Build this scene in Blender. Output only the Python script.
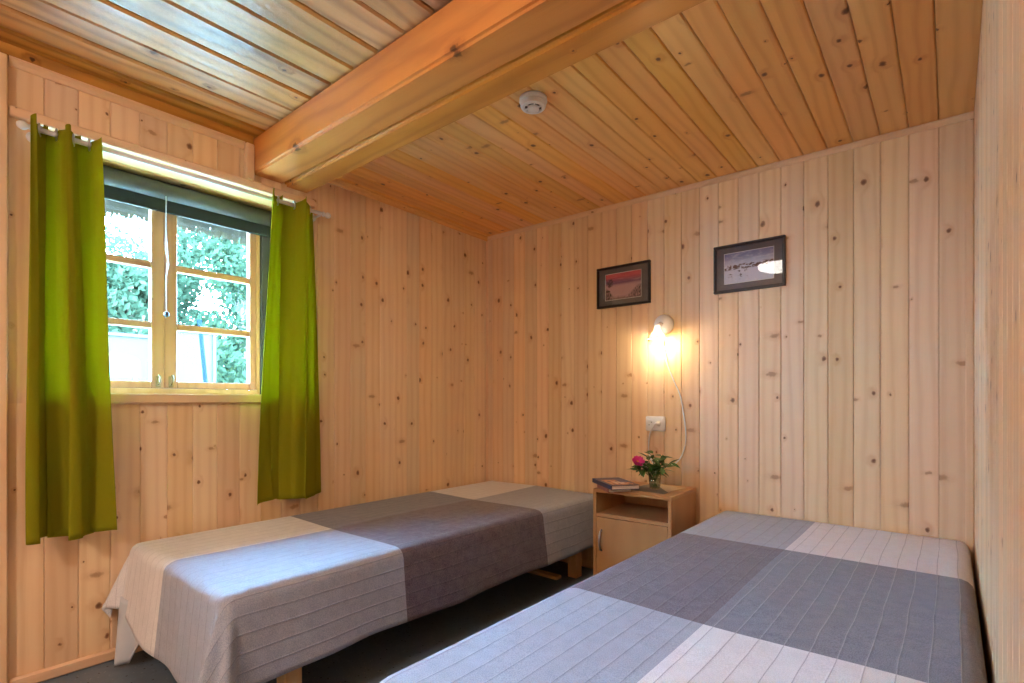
import bpy, bmesh, math, random
from mathutils import Vector, Matrix
random.seed(7)
R = math.radians
for o in list(bpy.data.objects): bpy.data.objects.remove(o)
scene = bpy.context.scene
C = scene.collection

# ---------------------------------------------------------------- camera
F_PX, HOR, CXP = 524.5, 400.0, 512.0          # focal length, horizon row, principal column (1024x683)
CAM = Vector((2.376, 0.0, 0.956)); YAW = R(39.86)
cam_d = bpy.data.cameras.new('camera'); cam = bpy.data.objects.new('camera', cam_d); C.objects.link(cam)
cam_d.sensor_width = 36.0; cam_d.lens = F_PX / 1024 * 36.0
cam_d.shift_y = (HOR - 341.5) / 1024; cam_d.clip_start = 0.01; cam_d.clip_end = 300
cam.location = CAM; cam.rotation_euler = (R(90), 0, YAW)
scene.camera = cam
# ---------------------------------------------------------------- world, sun, exposure
wd = bpy.data.worlds.new('world'); scene.world = wd; wd.use_nodes = True
bg = wd.node_tree.nodes['Background']; bg.inputs['Color'].default_value = (0.29, 0.62, 1.0, 1); bg.inputs['Strength'].default_value = 120.0
sun_d = bpy.data.lights.new('sun', 'SUN'); sun_d.energy = 10.0; sun_d.angle = R(3); sun_d.color = (1, .95, .85)
sun = bpy.data.objects.new('sun', sun_d); C.objects.link(sun); sun.rotation_euler = (0, R(48), R(25)); sun.location = (6, 0, 8)
vs = scene.view_settings; vs.view_transform = 'Standard'; vs.look = 'None'; vs.gamma = 1; vs.exposure = 0.5
try: vs.use_curve_mapping = False
except Exception: pass
LAMP_BOWL, FILL_REAR, LAMP_WALL = 11.0, 70.0, 2.8

# ---------------------------------------------------------------- pixel helpers (photo pixel + a plane it lies on -> point)
FW = Vector((-math.sin(YAW), math.cos(YAW), 0)); RT = Vector((math.cos(YAW), math.sin(YAW), 0))
def ray(px, py): return FW + RT*((px-CXP)/F_PX) + Vector((0, 0, (HOR-py)/F_PX))
def onx(px, py, x=0.0): d = ray(px, py); return CAM + d*((x-CAM.x)/d.x)
def ony(px, py, y=2.584): d = ray(px, py); return CAM + d*((y-CAM.y)/d.y)
def onz(px, py, z): d = ray(px, py); return CAM + d*((z-CAM.z)/d.z)

# ---------------------------------------------------------------- node helper
class NT:
    def __init__(s, name):
        s.m = bpy.data.materials.new(name); s.m.use_nodes = True; s.t = s.m.node_tree
        s.t.nodes.clear(); s.out = s.n('ShaderNodeOutputMaterial')
    def n(s, typ, ins=None, **kw):
        nd = s.t.nodes.new(typ)
        for k, v in kw.items(): setattr(nd, k, v)
        for k, v in (ins or {}).items(): s.set(nd.inputs[k], v)
        return nd
    def set(s, sock, v):
        if isinstance(v, bpy.types.NodeSocket): s.t.links.new(v, sock)
        elif isinstance(v, bpy.types.Node): s.t.links.new(v.outputs[0], sock)
        else:
            if sock.type == 'RGBA' and len(v) == 3: v = (*v, 1)
            sock.default_value = v
    def math(s, op, a, b=None, c=None, clamp=False):
        nd = s.t.nodes.new('ShaderNodeMath'); nd.operation = op; nd.use_clamp = clamp
        for i, v in enumerate((a, b, c)):
            if v is not None: s.set(nd.inputs[i], v)
        return nd.outputs[0]
    def vmath(s, op, a, b=None):
        nd = s.t.nodes.new('ShaderNodeVectorMath'); nd.operation = op
        s.set(nd.inputs[0], a)
        if b is not None: s.set(nd.inputs[1], b)
        return nd.outputs[0]
    def mix(s, f, a, b, blend='MIX'):
        nd = s.t.nodes.new('ShaderNodeMix'); nd.data_type = 'RGBA'; nd.blend_type = blend
        s.set(nd.inputs[0], f); s.set(nd.inputs[6], a); s.set(nd.inputs[7], b)
        return nd.outputs[2]
    def ss(s, v, lo, hi):                         # smoothstep, lo may exceed hi
        nd = s.t.nodes.new('ShaderNodeMapRange'); nd.interpolation_type = 'SMOOTHSTEP'
        s.set(nd.inputs[0], v)
        if lo < hi: nd.inputs[1].default_value = lo; nd.inputs[2].default_value = hi; nd.inputs[3].default_value = 0; nd.inputs[4].default_value = 1
        else: nd.inputs[1].default_value = hi; nd.inputs[2].default_value = lo; nd.inputs[3].default_value = 1; nd.inputs[4].default_value = 0
        return nd.outputs[0]
    def noise(s, vec, scale=1, detail=3, rough=.5):
        return s.n('ShaderNodeTexNoise', {'Vector': vec, 'Scale': scale, 'Detail': detail, 'Roughness': rough}).outputs[0]
    def bsdf(s, color, rough=.5, **ins):
        d = {'Base Color': color, 'Roughness': rough}; d.update(ins)
        nd = s.n('ShaderNodeBsdfPrincipled', d); s.t.links.new(nd.outputs[0], s.out.inputs[0]); return nd
    def bump(s, h, strength=.2, dist=.002):
        return s.n('ShaderNodeBump', {'Height': h, 'Strength': strength, 'Distance': dist}).outputs[0]

def srgb(r, g, b):
    f = lambda c: (c/255/12.92 if c/255 <= .04045 else ((c/255+.055)/1.055)**2.4)
    return (f(r), f(g), f(b))

def plain(name, col, rough=.5, metal=0.0, **ins):
    t = NT(name); tc = t.n('ShaderNodeTexCoord').outputs['Object']
    nz = t.noise(tc, 60, 3)
    c = t.mix(t.math('MULTIPLY', nz, .16), col, tuple(v*.8 for v in col))
    t.bsdf(c, rough, Metallic=metal, **ins)
    return t.m

def wood(name, light, dark, knot, rough=.45, knots=.55, kscale=7.5, band=34.0, tint=.12, contrast=.5, spec=.4, bumps=.15, ksize=1.0, streak=.0, uneven=0.0, coat=0.0, spikes=.0, swirl=17.0):
    """planed board: width = local X, length = local Z; each object gets its own grain, knots and tint"""
    t = NT(name)
    ob = t.n('ShaderNodeTexCoord').outputs['Object']; rnd = t.n('ShaderNodeObjectInfo').outputs['Random']
    off = t.n('ShaderNodeCombineXYZ', {0: t.math('MULTIPLY', rnd, 37.3), 1: t.math('MULTIPLY', rnd, 13.7), 2: t.math('MULTIPLY', rnd, 91.1)}).outputs[0]
    P = t.vmath('ADD', ob, off)
    warp = t.noise(t.vmath('MULTIPLY', P, (5, 5, 1.1)), 1, 2)
    sep = t.n('ShaderNodeSeparateXYZ', {0: P}); across = t.math('ADD', sep.outputs[0], sep.outputs[1])
    flat = t.n('ShaderNodeCombineXYZ', {0: across, 1: t.math('MULTIPLY', sep.outputs[2], .8)}).outputs[0]
    vo = t.n('ShaderNodeTexVoronoi', {'Vector': flat, 'Scale': kscale}, voronoi_dimensions='2D')
    dist, vcol = vo.outputs['Distance'], t.n('ShaderNodeSeparateColor', {0: vo.outputs['Color']})
    wob = t.noise(P, 70, 2)
    d2 = t.math('ADD', dist, t.math('MULTIPLY', t.math('SUBTRACT', wob, .5), .075))
    size = t.math('MULTIPLY_ADD', t.math('POWER', vcol.outputs[0], 1.6), .075*ksize, .016*ksize)
    kd = t.math('DIVIDE', d2, size)
    present = t.math('LESS_THAN', vcol.outputs[1], knots)
    kmask = t.math('MULTIPLY', t.ss(kd, 1.15, .65), present)
    halo = t.math('MULTIPLY', t.ss(kd, 4.2, .8), present)
    fine = t.noise(t.vmath('MULTIPLY', P, (260, 120, 7)), 1, 3)
    ph = t.math('ADD', t.math('MULTIPLY', across, band*4.2), t.math('MULTIPLY', warp, swirl))
    ph = t.math('ADD', ph, t.math('MULTIPLY', halo, 4.0))
    ph = t.math('ADD', ph, t.math('MULTIPLY', fine, 1.3))
    bnd = t.math('POWER', t.math('MULTIPLY_ADD', t.math('SINE', ph), .5, .5), 2.2)
    broad = t.noise(t.vmath('MULTIPLY', P, (14, 14, .9)), 1, 2)
    f = t.math('MULTIPLY', t.math('MULTIPLY_ADD', bnd, .65, t.math('MULTIPLY', fine, .35)), contrast)
    col = t.mix(f, light, dark)
    col = t.mix(t.math('MULTIPLY', t.ss(broad, .45, .75), .4), col, tuple(a*.6+b*.4 for a, b in zip(light, dark)))
    col = t.mix(t.math('MULTIPLY', halo, .38), col, dark)
    if streak:
        st = t.noise(t.vmath('MULTIPLY', P, (9, 9, 2.2)), 1, 4)
        col = t.mix(t.math('MULTIPLY', t.ss(st, .52, .72), streak), col, knot)
    hsv = t.n('ShaderNodeHueSaturation', {'Hue': t.math('MULTIPLY_ADD', t.math('FRACT', t.math('MULTIPLY', rnd, 7.31)), .012, .494),
              'Saturation': t.math('MULTIPLY_ADD', t.math('FRACT', t.math('MULTIPLY', rnd, 3.77)), tint*1.6, 1-tint*.8),
              'Value': t.math('MULTIPLY_ADD', t.math('FRACT', t.math('MULTIPLY', rnd, 11.9)), tint*1.6, 1-tint*.8), 'Color': col}).outputs[0]
    kc = t.mix(t.ss(kd, .9, .25), tuple(a*.35+b*.65 for a, b in zip(dark, knot)), tuple(a*.55 for a in knot))
    col = t.mix(t.math('MULTIPLY', kmask, .9), hsv, kc)
    if spikes:
        v2 = t.n('ShaderNodeTexVoronoi', {'Vector': t.n('ShaderNodeCombineXYZ', {0: t.math('MULTIPLY_ADD', across, .62, 5.3), 1: t.math('MULTIPLY_ADD', sep.outputs[2], 1.25, 2.1)}).outputs[0], 'Scale': 5.2}, voronoi_dimensions='2D')
        c2 = t.n('ShaderNodeSeparateColor', {0: v2.outputs['Color']})
        k2 = t.math('DIVIDE', t.math('ADD', v2.outputs['Distance'], t.math('MULTIPLY', t.math('SUBTRACT', wob, .5), .10)), t.math('MULTIPLY_ADD', c2.outputs[0], .06, .03))
        pr = t.math('LESS_THAN', c2.outputs[2], spikes)
        col = t.mix(t.math('MULTIPLY', t.math('MULTIPLY', t.ss(k2, 2.6, .5), pr), .35), col, dark)
        col = t.mix(t.math('MULTIPLY', t.math('MULTIPLY', t.ss(k2, 1.1, .4), pr), .7), col, tuple(a*.4+b*.6 for a, b in zip(dark, knot)))
    h = t.math('ADD', t.math('MULTIPLY', bnd, .4), t.math('MULTIPLY', fine, .6))
    if uneven: h = t.math('ADD', h, t.math('MULTIPLY', t.noise(t.vmath('MULTIPLY', P, (42, 42, 22)), 1, 3), uneven))
    b = t.bsdf(col, rough, **{'Specular IOR Level': spec, 'Coat Weight': coat, 'Coat Roughness': .18})
    t.set(b.inputs['Normal'], t.bump(h, bumps, .0015))
    if coat: t.set(b.inputs['Coat Normal'], t.bump(h, bumps*1.4, .002))
    return t.m

M = {}
M['pine'] = wood('pine_panelling', srgb(238,206,168), srgb(208,158,114), srgb(128,70,36), rough=.42, knots=.55, tint=.12, contrast=.42, spikes=.42, swirl=10.0)
M['pine_trim'] = wood('pine_trim', srgb(232,196,158), srgb(206,160,120), srgb(150,95,55), rough=.4, knots=.1, tint=.05, contrast=.3)
M['ceil_pine'] = wood('varnished_ceiling_pine', srgb(244,184,110), srgb(208,132,66), srgb(96,46,18), rough=.4, knots=.55, tint=.10, contrast=.5, coat=.15, spikes=.3)
M['ceil_rough'] = wood('varnished_rough_planks', srgb(204,148,86), srgb(130,80,38), srgb(58,32,16), rough=.42, knots=.6, kscale=4.6, ksize=.8, band=22, tint=.14, contrast=.75, uneven=1.6, bumps=.7, streak=.45, coat=.35, spec=.25)
M['beam'] = wood('varnished_beam', srgb(214,134,50), srgb(162,86,26), srgb(92,46,16), rough=.36, knots=.55, kscale=4.2, ksize=.75, band=18, tint=.06, contrast=.55, streak=.2, uneven=.8, bumps=.3, coat=.3)
M['window_wood'] = wood('window_oiled_wood', srgb(196,150,110), srgb(160,114,78), srgb(120,74,38), rough=.4, knots=.05, tint=.05, contrast=.4)
M['soffit'] = wood('soffit_board', srgb(232,192,136), srgb(198,148,88), srgb(130,80,36), rough=.4, knots=.1, band=16, tint=.05, contrast=.5)
M['dark_frame'] = plain('dark_outer_frame', srgb(62,70,66), .5)  # even dark grey-green of the outer window frame
M['leg_wood'] = wood('bed_leg_wood', srgb(222,186,132), srgb(190,146,92), srgb(140,90,50), rough=.5, knots=.1, tint=.05, contrast=.4)
M['beech'] = wood('beech_laminate', srgb(192,146,98), srgb(168,120,76), srgb(150,104,64), rough=.4, knots=.0, band=14, tint=.02, contrast=.35, bumps=.03)
M['white_plastic'] = plain('white_plastic', srgb(236,236,236), .35)
M['white_metal'] = plain('white_lacquered_metal', srgb(235,235,238), .3)
M['grey_plastic'] = plain('grey_plastic', srgb(60,58,56), .5)
M['steel'] = plain('brushed_steel', (.6, .6, .62), .28, 1.0)
M['old_metal'] = plain('aged_brass', srgb(150,128,92), .45, .7)
M['black_frame'] = plain('black_picture_frame', srgb(26,22,24), .35)
M['mat_grey'] = plain('grey_passepartout', srgb(96,94,98), .8)
M['white_bevel'] = plain('white_bevel', srgb(235,235,235), .7)
M['blind'] = plain('dark_blind_fabric', srgb(52,62,62), .8)
M['blind_roll'] = plain('dark_blind_roll', srgb(74,74,72), .6)
M['paper'] = plain('book_pages', srgb(228,222,210), .8)
M['mattress'] = plain('mattress_ticking', srgb(190,190,195), .9)
M['carcass'] = plain('wood_backing', srgb(190,144,100), .7)
M['stem'] = plain('rose_stem', srgb(70,96,40), .6)
M['leaf'] = plain('rose_leaf', srgb(66,106,44), .45)
M['petal'] = plain('rose_petal', srgb(222,66,158), .55)
M['stamen'] = plain('rose_stamen', srgb(230,190,60), .6)
M['bark'] = plain('bark', srgb(90,76,62), .9)
M['plaster'] = plain('darkened_screen_cloth', srgb(52,48,46), .9, **{'Specular IOR Level': 0.0})  # white cloth, colour darkened to offset the very bright sky
M['pole'] = plain('dark_pole', srgb(18,26,34), .9, **{'Specular IOR Level': 0.0})
M['grass'] = plain('pale_gravel_ground', srgb(150,150,142), .9)
M['chair_plastic'] = plain('darkened_chair_plastic', srgb(60,62,64), .9, **{'Specular IOR Level': 0.0})  # white plastic, darkened in colour so the strong skylight doesn't blow it out
M['straw'] = plain('weathered_straw', srgb(84,80,72), .9, **{'Specular IOR Level': 0.0})

def glass_mat(name, tint=(1, 1, 1), gloss=.5):
    t = NT(name); fr = t.math('MULTIPLY_ADD', t.math('POWER', t.n('ShaderNodeLayerWeight', {'Blend': .5}).outputs['Facing'], 4.0), .9, .04)
    tr = t.n('ShaderNodeBsdfTransparent', {'Color': tint}); gl = t.n('ShaderNodeBsdfGlossy', {'Roughness': .02})
    mx = t.n('ShaderNodeMixShader', {0: t.math('MULTIPLY', fr, gloss), 1: tr, 2: gl}); t.t.links.new(mx.outputs[0], t.out.inputs[0]); return t.m
M['pane'] = glass_mat('window_glass', (.95, .99, .98), .6)
M['picture_glass'] = glass_mat('picture_glass', (1, 1, 1), 1.0)
M['vase_glass'] = glass_mat('vase_glass', (.96, .985, .98), 1.4)
M['water'] = glass_mat('water', (.8, .88, .84), 1.0)
def emit(name, col, strength):
    t = NT(name); e = t.n('ShaderNodeEmission', {'Color': (*col, 1), 'Strength': strength}); t.t.links.new(e.outputs[0], t.out.inputs[0]); return t.m
M['bowl_glow'] = emit('lit_frosted_bowl', (1.0, .92, .82), LAMP_BOWL)
M['rear_fill_glow'] = emit('rear_fill_bowl', (1.0, .90, .81), FILL_REAR)
M['bulb'] = emit('lit_bulb', (1.0, .80, .50), 30.0)

def translucent(name, col, amount=.4, rough=.9, weave=True):
    t = NT(name); tc = t.n('ShaderNodeTexCoord').outputs['Object']
    nz = t.noise(t.vmath('MULTIPLY', tc, (1, 1, .35)), 260, 2)
    c = t.mix(t.math('MULTIPLY', nz, .3), col, tuple(v*.7 for v in col))
    df = t.n('ShaderNodeBsdfDiffuse', {'Color': c}); tr = t.n('ShaderNodeBsdfTranslucent', {'Color': c})
    t.set(df.inputs['Normal'], t.bump(nz, .25, .001))
    mx = t.n('ShaderNodeMixShader', {0: amount, 1: df, 2: tr}); t.t.links.new(mx.outputs[0], t.out.inputs[0]); return t.m
M['curtain'] = translucent('green_curtain_cloth', srgb(164,160,36), .40)
M['leaf_out'] = translucent('tree_leaf', srgb(50,60,44), .3)
M['shade'] = translucent('frosted_shade', (.92, .88, .82), .55)

# floor: dark blue-grey vinyl with pale flecks
def floor_mat():
    t = NT('speckled_floor'); tc = t.n('ShaderNodeTexCoord').outputs['Object']
    v = t.n('ShaderNodeTexVoronoi', {'Vector': tc, 'Scale': 55.0}); sp = t.ss(v.outputs['Distance'], .17, .09)
    v2 = t.n('ShaderNodeTexVoronoi', {'Vector': tc, 'Scale': 38.0}); s2 = t.ss(v2.outputs['Distance'], .16, .1)
    c = t.mix(t.noise(tc, 25, 3), srgb(84,98,114), srgb(104,120,134))
    c = t.mix(t.math('MULTIPLY', sp, .6), c, srgb(150,156,158)); c = t.mix(s2, c, srgb(24,26,34))
    t.bsdf(c, .45); return t.m
M['floor'] = floor_mat()

# ---------------------------------------------------------------- mesh helpers
class MB:
    def __init__(s): s.v = []; s.f = []
    def add(s, vs, fs):
        k = len(s.v); s.v += [tuple(q) for q in vs]; s.f += [tuple(i+k for i in f) for f in fs]; return s
    def box(s, a, b, bevel=0.0, rot=None, at=(0, 0, 0), seg=1):
        bm = bmesh.new(); bmesh.ops.create_cube(bm, size=1)
        for v in bm.verts: v.co = Vector([(a[i]+b[i])/2 + v.co[i]*(b[i]-a[i]) for i in range(3)])
        if bevel: bmesh.ops.bevel(bm, geom=list(bm.edges), offset=bevel, segments=seg, affect='EDGES', profile=.5)
        return s._bm(bm, rot, at)
    def _bm(s, bm, rot=None, at=(0, 0, 0)):
        bmesh.ops.recalc_face_normals(bm, faces=bm.faces)
        bm.verts.index_update(); m = rot or Matrix.Identity(3); at = Vector(at)
        s.add([m @ v.co + at for v in bm.verts], [[v.index for v in f.verts] for f in bm.faces]); bm.free(); return s
    def lathe(s, prof, n=24, axis='Z', at=(0, 0, 0), rot=None, caps=True):
        vs = []; fs = []; at = Vector(at)
        for r, z in prof:
            for k in range(n):
                a = 2*math.pi*k/n; vs.append(Vector((r*math.cos(a), r*math.sin(a), z)))
        for i in range(len(prof)-1):
            for k in range(n):
                fs.append((i*n+k, i*n+(k+1) % n, (i+1)*n+(k+1) % n, (i+1)*n+k))
        if caps:
            fs.append(tuple(range(n-1, -1, -1))); fs.append(tuple((len(prof)-1)*n+k for k in range(n)))
        if axis == 'Y': vs = [Vector((v.x, v.z, -v.y)) for v in vs]
        if axis == 'X': vs = [Vector((v.z, v.x, v.y)) for v in vs]
        if rot: vs = [rot @ v for v in vs]
        return s.add([v+at for v in vs], fs)
    def tube(s, pts, r, n=8, caps=True):
        pts = [Vector(p) for p in pts]; vs = []; fs = []
        rr = r if isinstance(r, (list, tuple)) else [r]*len(pts); up = None
        for i, p in enumerate(pts):
            d = (pts[min(i+1, len(pts)-1)] - pts[max(i-1, 0)]).normalized()
            if up is None: up = Vector((0, 0, 1)) if abs(d.z) < .9 else Vector((1, 0, 0))
            a = d.cross(up).normalized(); b = a.cross(d).normalized(); up = b
            for k in range(n):
                t = 2*math.pi*k/n; vs.append(p + (a*math.cos(t) + b*math.sin(t))*rr[i])
        for i in range(len(pts)-1):
            for k in range(n): fs.append((i*n+k, i*n+(k+1) % n, (i+1)*n+(k+1) % n, (i+1)*n+k))
        if caps: fs.append(tuple(range(n-1, -1, -1))); fs.append(tuple((len(pts)-1)*n+k for k in range(n)))
        return s.add(vs, fs)
    def torus(s, center, axis, r, rt, n=20, m=8):
        z = Vector(axis).normalized(); x = z.orthogonal().normalized(); y = z.cross(x); c = Vector(center); vs = []; fs = []
        for i in range(n):
            a = 2*math.pi*i/n; u = x*math.cos(a)+y*math.sin(a)
            for k in range(m):
                b = 2*math.pi*k/m; vs.append(c + u*(r+rt*math.cos(b)) + z*rt*math.sin(b))
        for i in range(n):
            for k in range(m): fs.append((i*m+k, i*m+(k+1) % m, ((i+1) % n)*m+(k+1) % m, ((i+1) % n)*m+k))
        return s.add(vs, fs)
    def mesh(s, name, mat, smooth=False):
        me = bpy.data.meshes.new(name); me.from_pydata(s.v, [], s.f)
        bm = bmesh.new(); bm.from_mesh(me); bmesh.ops.recalc_face_normals(bm, faces=bm.faces); bm.to_mesh(me); bm.free()
        if mat: me.materials.append(M[mat] if isinstance(mat, str) else mat)
        if smooth:
            for p in me.polygons: p.use_smooth = True
        return me
    def build(s, name, mat, parent=None, smooth=False, loc=None, rot=None):
        return link(name, s.mesh(name, mat, smooth), parent, loc, rot)
def link(name, me, parent=None, loc=None, rot=None):
    o = bpy.data.objects.new(name, me); C.objects.link(o); o.parent = parent
    if loc is not None: o.location = loc
    if rot is not None: o.rotation_euler = rot
    return o
def autosmooth(o, ang=35):
    me = o.data
    for p in me.polygons: p.use_smooth = True
    try: me.set_sharp_from_angle(angle=R(ang))
    except Exception: pass
    return o
def thing(name, label, cat, loc=(0, 0, 0), rotz=0.0, group=None):
    o = bpy.data.objects.new(name, None); C.objects.link(o); o.empty_display_size = .05
    o.location = loc; o.rotation_euler = (0, 0, rotz); return tag(o, label, cat, group)
def tag(o, label, cat, group=None):
    o['label'] = label; o['category'] = cat
    if group: o['group'] = group
    return o
def struct(o): o['kind'] = 'structure'; return o

# ================================================================ the room
YB, XR, YF = 2.584, 2.444, -1.60        # back wall, right wall, wall behind the camera
PW, PT = .0918, .014                    # plank pitch and thickness
def zl(x): return 2.120                                     # ceiling left of the beam
ZCR = 2.080                                                 # top of the crown moulding on the window wall there
def zr(x, y): return 2.062 - .021*(y-1.484) - .0086*x       # ceiling right of the beam
_pm = {}
def plank_mesh(w, length, mat, t=PT, ch=.0024, gap=.0005):
    key = (round(w, 4), round(length, 4), mat, t)
    if key in _pm: return _pm[key]
    h = w/2-gap
    prof = [(-h, 0), (h, 0), (h, t-ch), (h-ch, t), (-h+ch, t), (-h, t-ch)]
    vs = [(x, y, 0) for x, y in prof] + [(x, y, length) for x, y in prof]
    fs = [(5, 4, 3, 2, 1, 0), (6, 7, 8, 9, 10, 11)] + [(i, (i+1) % 6, (i+1) % 6+6, i+6) for i in range(6)]
    me = MB().add(vs, fs).mesh('plank', mat); _pm[key] = me; return me

# floor
struct(MB().box((-.3, YF-.2, -.08), (XR+.3, YB+.2, 0)).build('floor', 'floor'))
# window wall (left): thick log wall behind planks, with the window opening
WY0, WY1, WZ0, WZ1 = .335, 1.238, .975, 1.886
w = MB()
for a, b in (((-.30, YF-.2, -.02), (-PT, WY0, 2.25)), ((-.30, WY1, -.02), (-PT, YB+.2, 2.25)),
             ((-.30, WY0, -.02), (-PT, WY1, WZ0-.04)), ((-.30, WY0, WZ1+.02), (-PT, WY1, 2.25))): w.box(a, b)
wall_left = struct(w.build('wall_left', 'carcass'))
j0 = .26 - PW*21
k = 0
while True:
    a = j0 + k*PW; b = min(a+PW, YB-.002); k += 1
    if a > YB-.02: break
    c, wd_ = (a+b)/2, b-a
    top = (ZCR if c < 1.2 else zr(0, c)) - .002
    segs = [(.0, top)]
    lo, hi = max(a, WY0), min(b, WY1)
    if hi-lo > .05: segs = [(0, .945), (1.905, top)]
    elif hi > lo:   # the plank that meets the jamb: notched, so built as the narrow strip beside it plus pieces above and below
        segs = [(0, .945), (1.905, top)]
        if b > WY1: link('plank', plank_mesh(b-WY1, 1.905-.945, 'pine'), wall_left, (-PT, (b+WY1)/2, .945), (0, 0, R(-90)))
        else: link('plank', plank_mesh(WY0-a, 1.905-.945, 'pine'), wall_left, (-PT, (a+WY0)/2, .945), (0, 0, R(-90)))
    if hi-lo > .05 and (a < WY0-.004 or b > WY1+.004):
        if b > WY1: link('plank', plank_mesh(b-WY1, 1.905-.945, 'pine'), wall_left, (-PT, (b+WY1)/2, .945), (0, 0, R(-90)))
        if a < WY0: link('plank', plank_mesh(WY0-a, 1.905-.945, 'pine'), wall_left, (-PT, (a+WY0)/2, .945), (0, 0, R(-90)))
    for z0, z1 in segs: link('plank', plank_mesh(wd_, z1-z0, 'pine'), wall_left, (-PT, c, z0), (0, 0, R(-90)))
# back wall
wall_back = struct(MB().box((-.3, YB+PT, -.02), (XR+.3, YB+.2, 2.25)).build('wall_back', 'carcass'))
k = -1
while True:
    a = max(.0485 + k*PW, 0.002); b = min(.0485 + (k+1)*PW, XR-.002); k += 1
    if a > XR-.01: break
    if b-a < .01: continue
    c = (a+b)/2
    link('plank', plank_mesh(b-a, zr(c, YB)-.002, 'pine'), wall_back, (c, YB+PT, 0), (0, 0, R(180)))
# right wall
wall_right = struct(MB().box((XR+PT, YF-.2, -.02), (XR+.2, YB+.2, 2.25)).build('wall_right', 'carcass'))
k = 0
while YB - k*PW > YF+.03:
    b = YB-.002 - k*PW; a = max(b-PW, YF); k += 1; c = (a+b)/2
    top = (zl(XR) if c < 1.2 else zr(XR, c)) - .002
    link('plank', plank_mesh(b-a, top, 'pine'), wall_right, (XR+PT, c, 0), (0, 0, R(90)))
# wall behind the camera
wall_front = struct(MB().box((-.3, YF-.2, -.02), (XR+.3, YF-PT, 2.25)).build('wall_front', 'carcass'))
for k in range(27):
    a = .002 + k*PW; b = min(a+PW, XR-.002)
    if b-a < .02: continue
    link('plank', plank_mesh(b-a, 2.06, 'pine'), wall_front, ((a+b)/2, YF-PT, 0), (0, 0, 0))
# ceiling left of the beam: wide rough planks
ceil_l = struct(MB().box((-.3, YF-.2, 2.14), (XR+.3, 1.20, 2.25)).build('ceiling_left', 'carcass'))
js = [0.0, .104, .226, .345, .484, .624, .768, .908, 1.05, 1.187]
while js[-1] < XR: js.append(js[-1] + .142)
js[-1] = XR
for a, b in zip(js, js[1:]):
    if b-a < .03: continue
    dz = random.uniform(-.003, .003)
    link('plank', plank_mesh(b-a, 1.06-YF, 'ceil_rough', t=.026, ch=.007, gap=.003), ceil_l, ((a+b)/2, YF, zl((a+b)/2)+.026+dz), (R(-90), 0, 0))
# ceiling right of the beam: narrow varnished boards
ceil_r = struct(MB().box((-.3, 1.20, 2.085), (XR+.3, YB+.2, 2.25)).build('ceiling_right', 'carcass'))
k = -1
while True:
    a = max(.0485 + k*PW, 0.002); b = min(.0485 + (k+1)*PW, XR-.002); k += 1
    if a > XR-.02: break
    if b-a < .01: continue
    if XR-b < .02: b = XR+.004
    c = (a+b)/2
    link('plank', plank_mesh(b-a, YB-.002-1.22, 'ceil_pine', ch=.004, gap=.001), ceil_r, (c, 1.22, zr(c, 1.22)+PT), (R(-90)-math.atan(.021), 0, 0))

# beams
def beam(name, y0, y1, z0, z1, label, sag=-.004):
    L = XR-.004
    mb = MB(); bm = bmesh.new(); bmesh.ops.create_cube(bm, size=1)
    for v in bm.verts: v.co = Vector((v.co.x*(y1-y0), v.co.y*(z1-z0), (v.co.z+.5)*L))
    bmesh.ops.subdivide_edges(bm, edges=[e for e in bm.edges if abs(e.verts[0].co.z-e.verts[1].co.z) > .5], cuts=24)
    bmesh.ops.bevel(bm, geom=[e for e in bm.edges if abs(e.verts[0].co.z-e.verts[1].co.z) > .01], offset=.010, segments=2, affect='EDGES')
    rr = random.Random(name+label)
    for v in bm.verts:
        s = math.sin(v.co.z*5+rr.random()*.4)*.0015 + rr.uniform(-.0008, .0008)
        if 0.01 < v.co.z < L-.01: v.co.x += s; v.co.y += s*.7
    mb._bm(bm)
    # local X -> -y (width), local Y -> -z (down), local Z -> +x (length)
    m = Matrix(((0, 0, 1), (-1, 0, 0), (0, -1, 0)))
    o = autosmooth(mb.build(name, 'beam'), 25)
    o.matrix_world = Matrix.Translation((.002, (y0+y1)/2, (z0+z1)/2)) @ (Matrix.Rotation(-sag, 3, 'Y') @ m).to_4x4()
    return tag(o, label, 'beam')
beam('ceiling_beam', 1.048, 1.192, 1.958, 2.119, 'thick varnished ceiling beam whose orange side faces the window end')
beam('ceiling_beam', 1.1945, 1.311, 1.950, 2.085, 'varnished ceiling beam on the smoke detector side of the doubled beam')

# trims
def trim_box(name, a, b, bevel=.004, mat='pine_trim', parent=None):
    """box whose longest side is the local Z of the object, so that the grain runs along it"""
    a, b = Vector(a), Vector(b); d = b-a; ax = max(range(3), key=lambda i: d[i])
    if ax == 2: loc, m = Vector(((a.x+b.x)/2, (a.y+b.y)/2, a.z)), Matrix.Identity(3); dims = (d.x, d.y, d.z)
    elif ax == 1: loc, m = Vector(((a.x+b.x)/2, a.y, (a.z+b.z)/2)), Matrix(((1, 0, 0), (0, 0, 1), (0, -1, 0))); dims = (d.x, d.z, d.y)
    else: loc, m = Vector((a.x, (a.y+b.y)/2, (a.z+b.z)/2)), Matrix(((0, 0, 1), (1, 0, 0), (0, 1, 0))); dims = (d.y, d.z, d.x)
    o = MB().box((-dims[0]/2, -dims[1]/2, 0), (dims[0]/2, dims[1]/2, dims[2]), bevel).build(name, mat, parent)
    o.matrix_local = Matrix.Translation(loc) @ m.to_4x4(); return o
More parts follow.
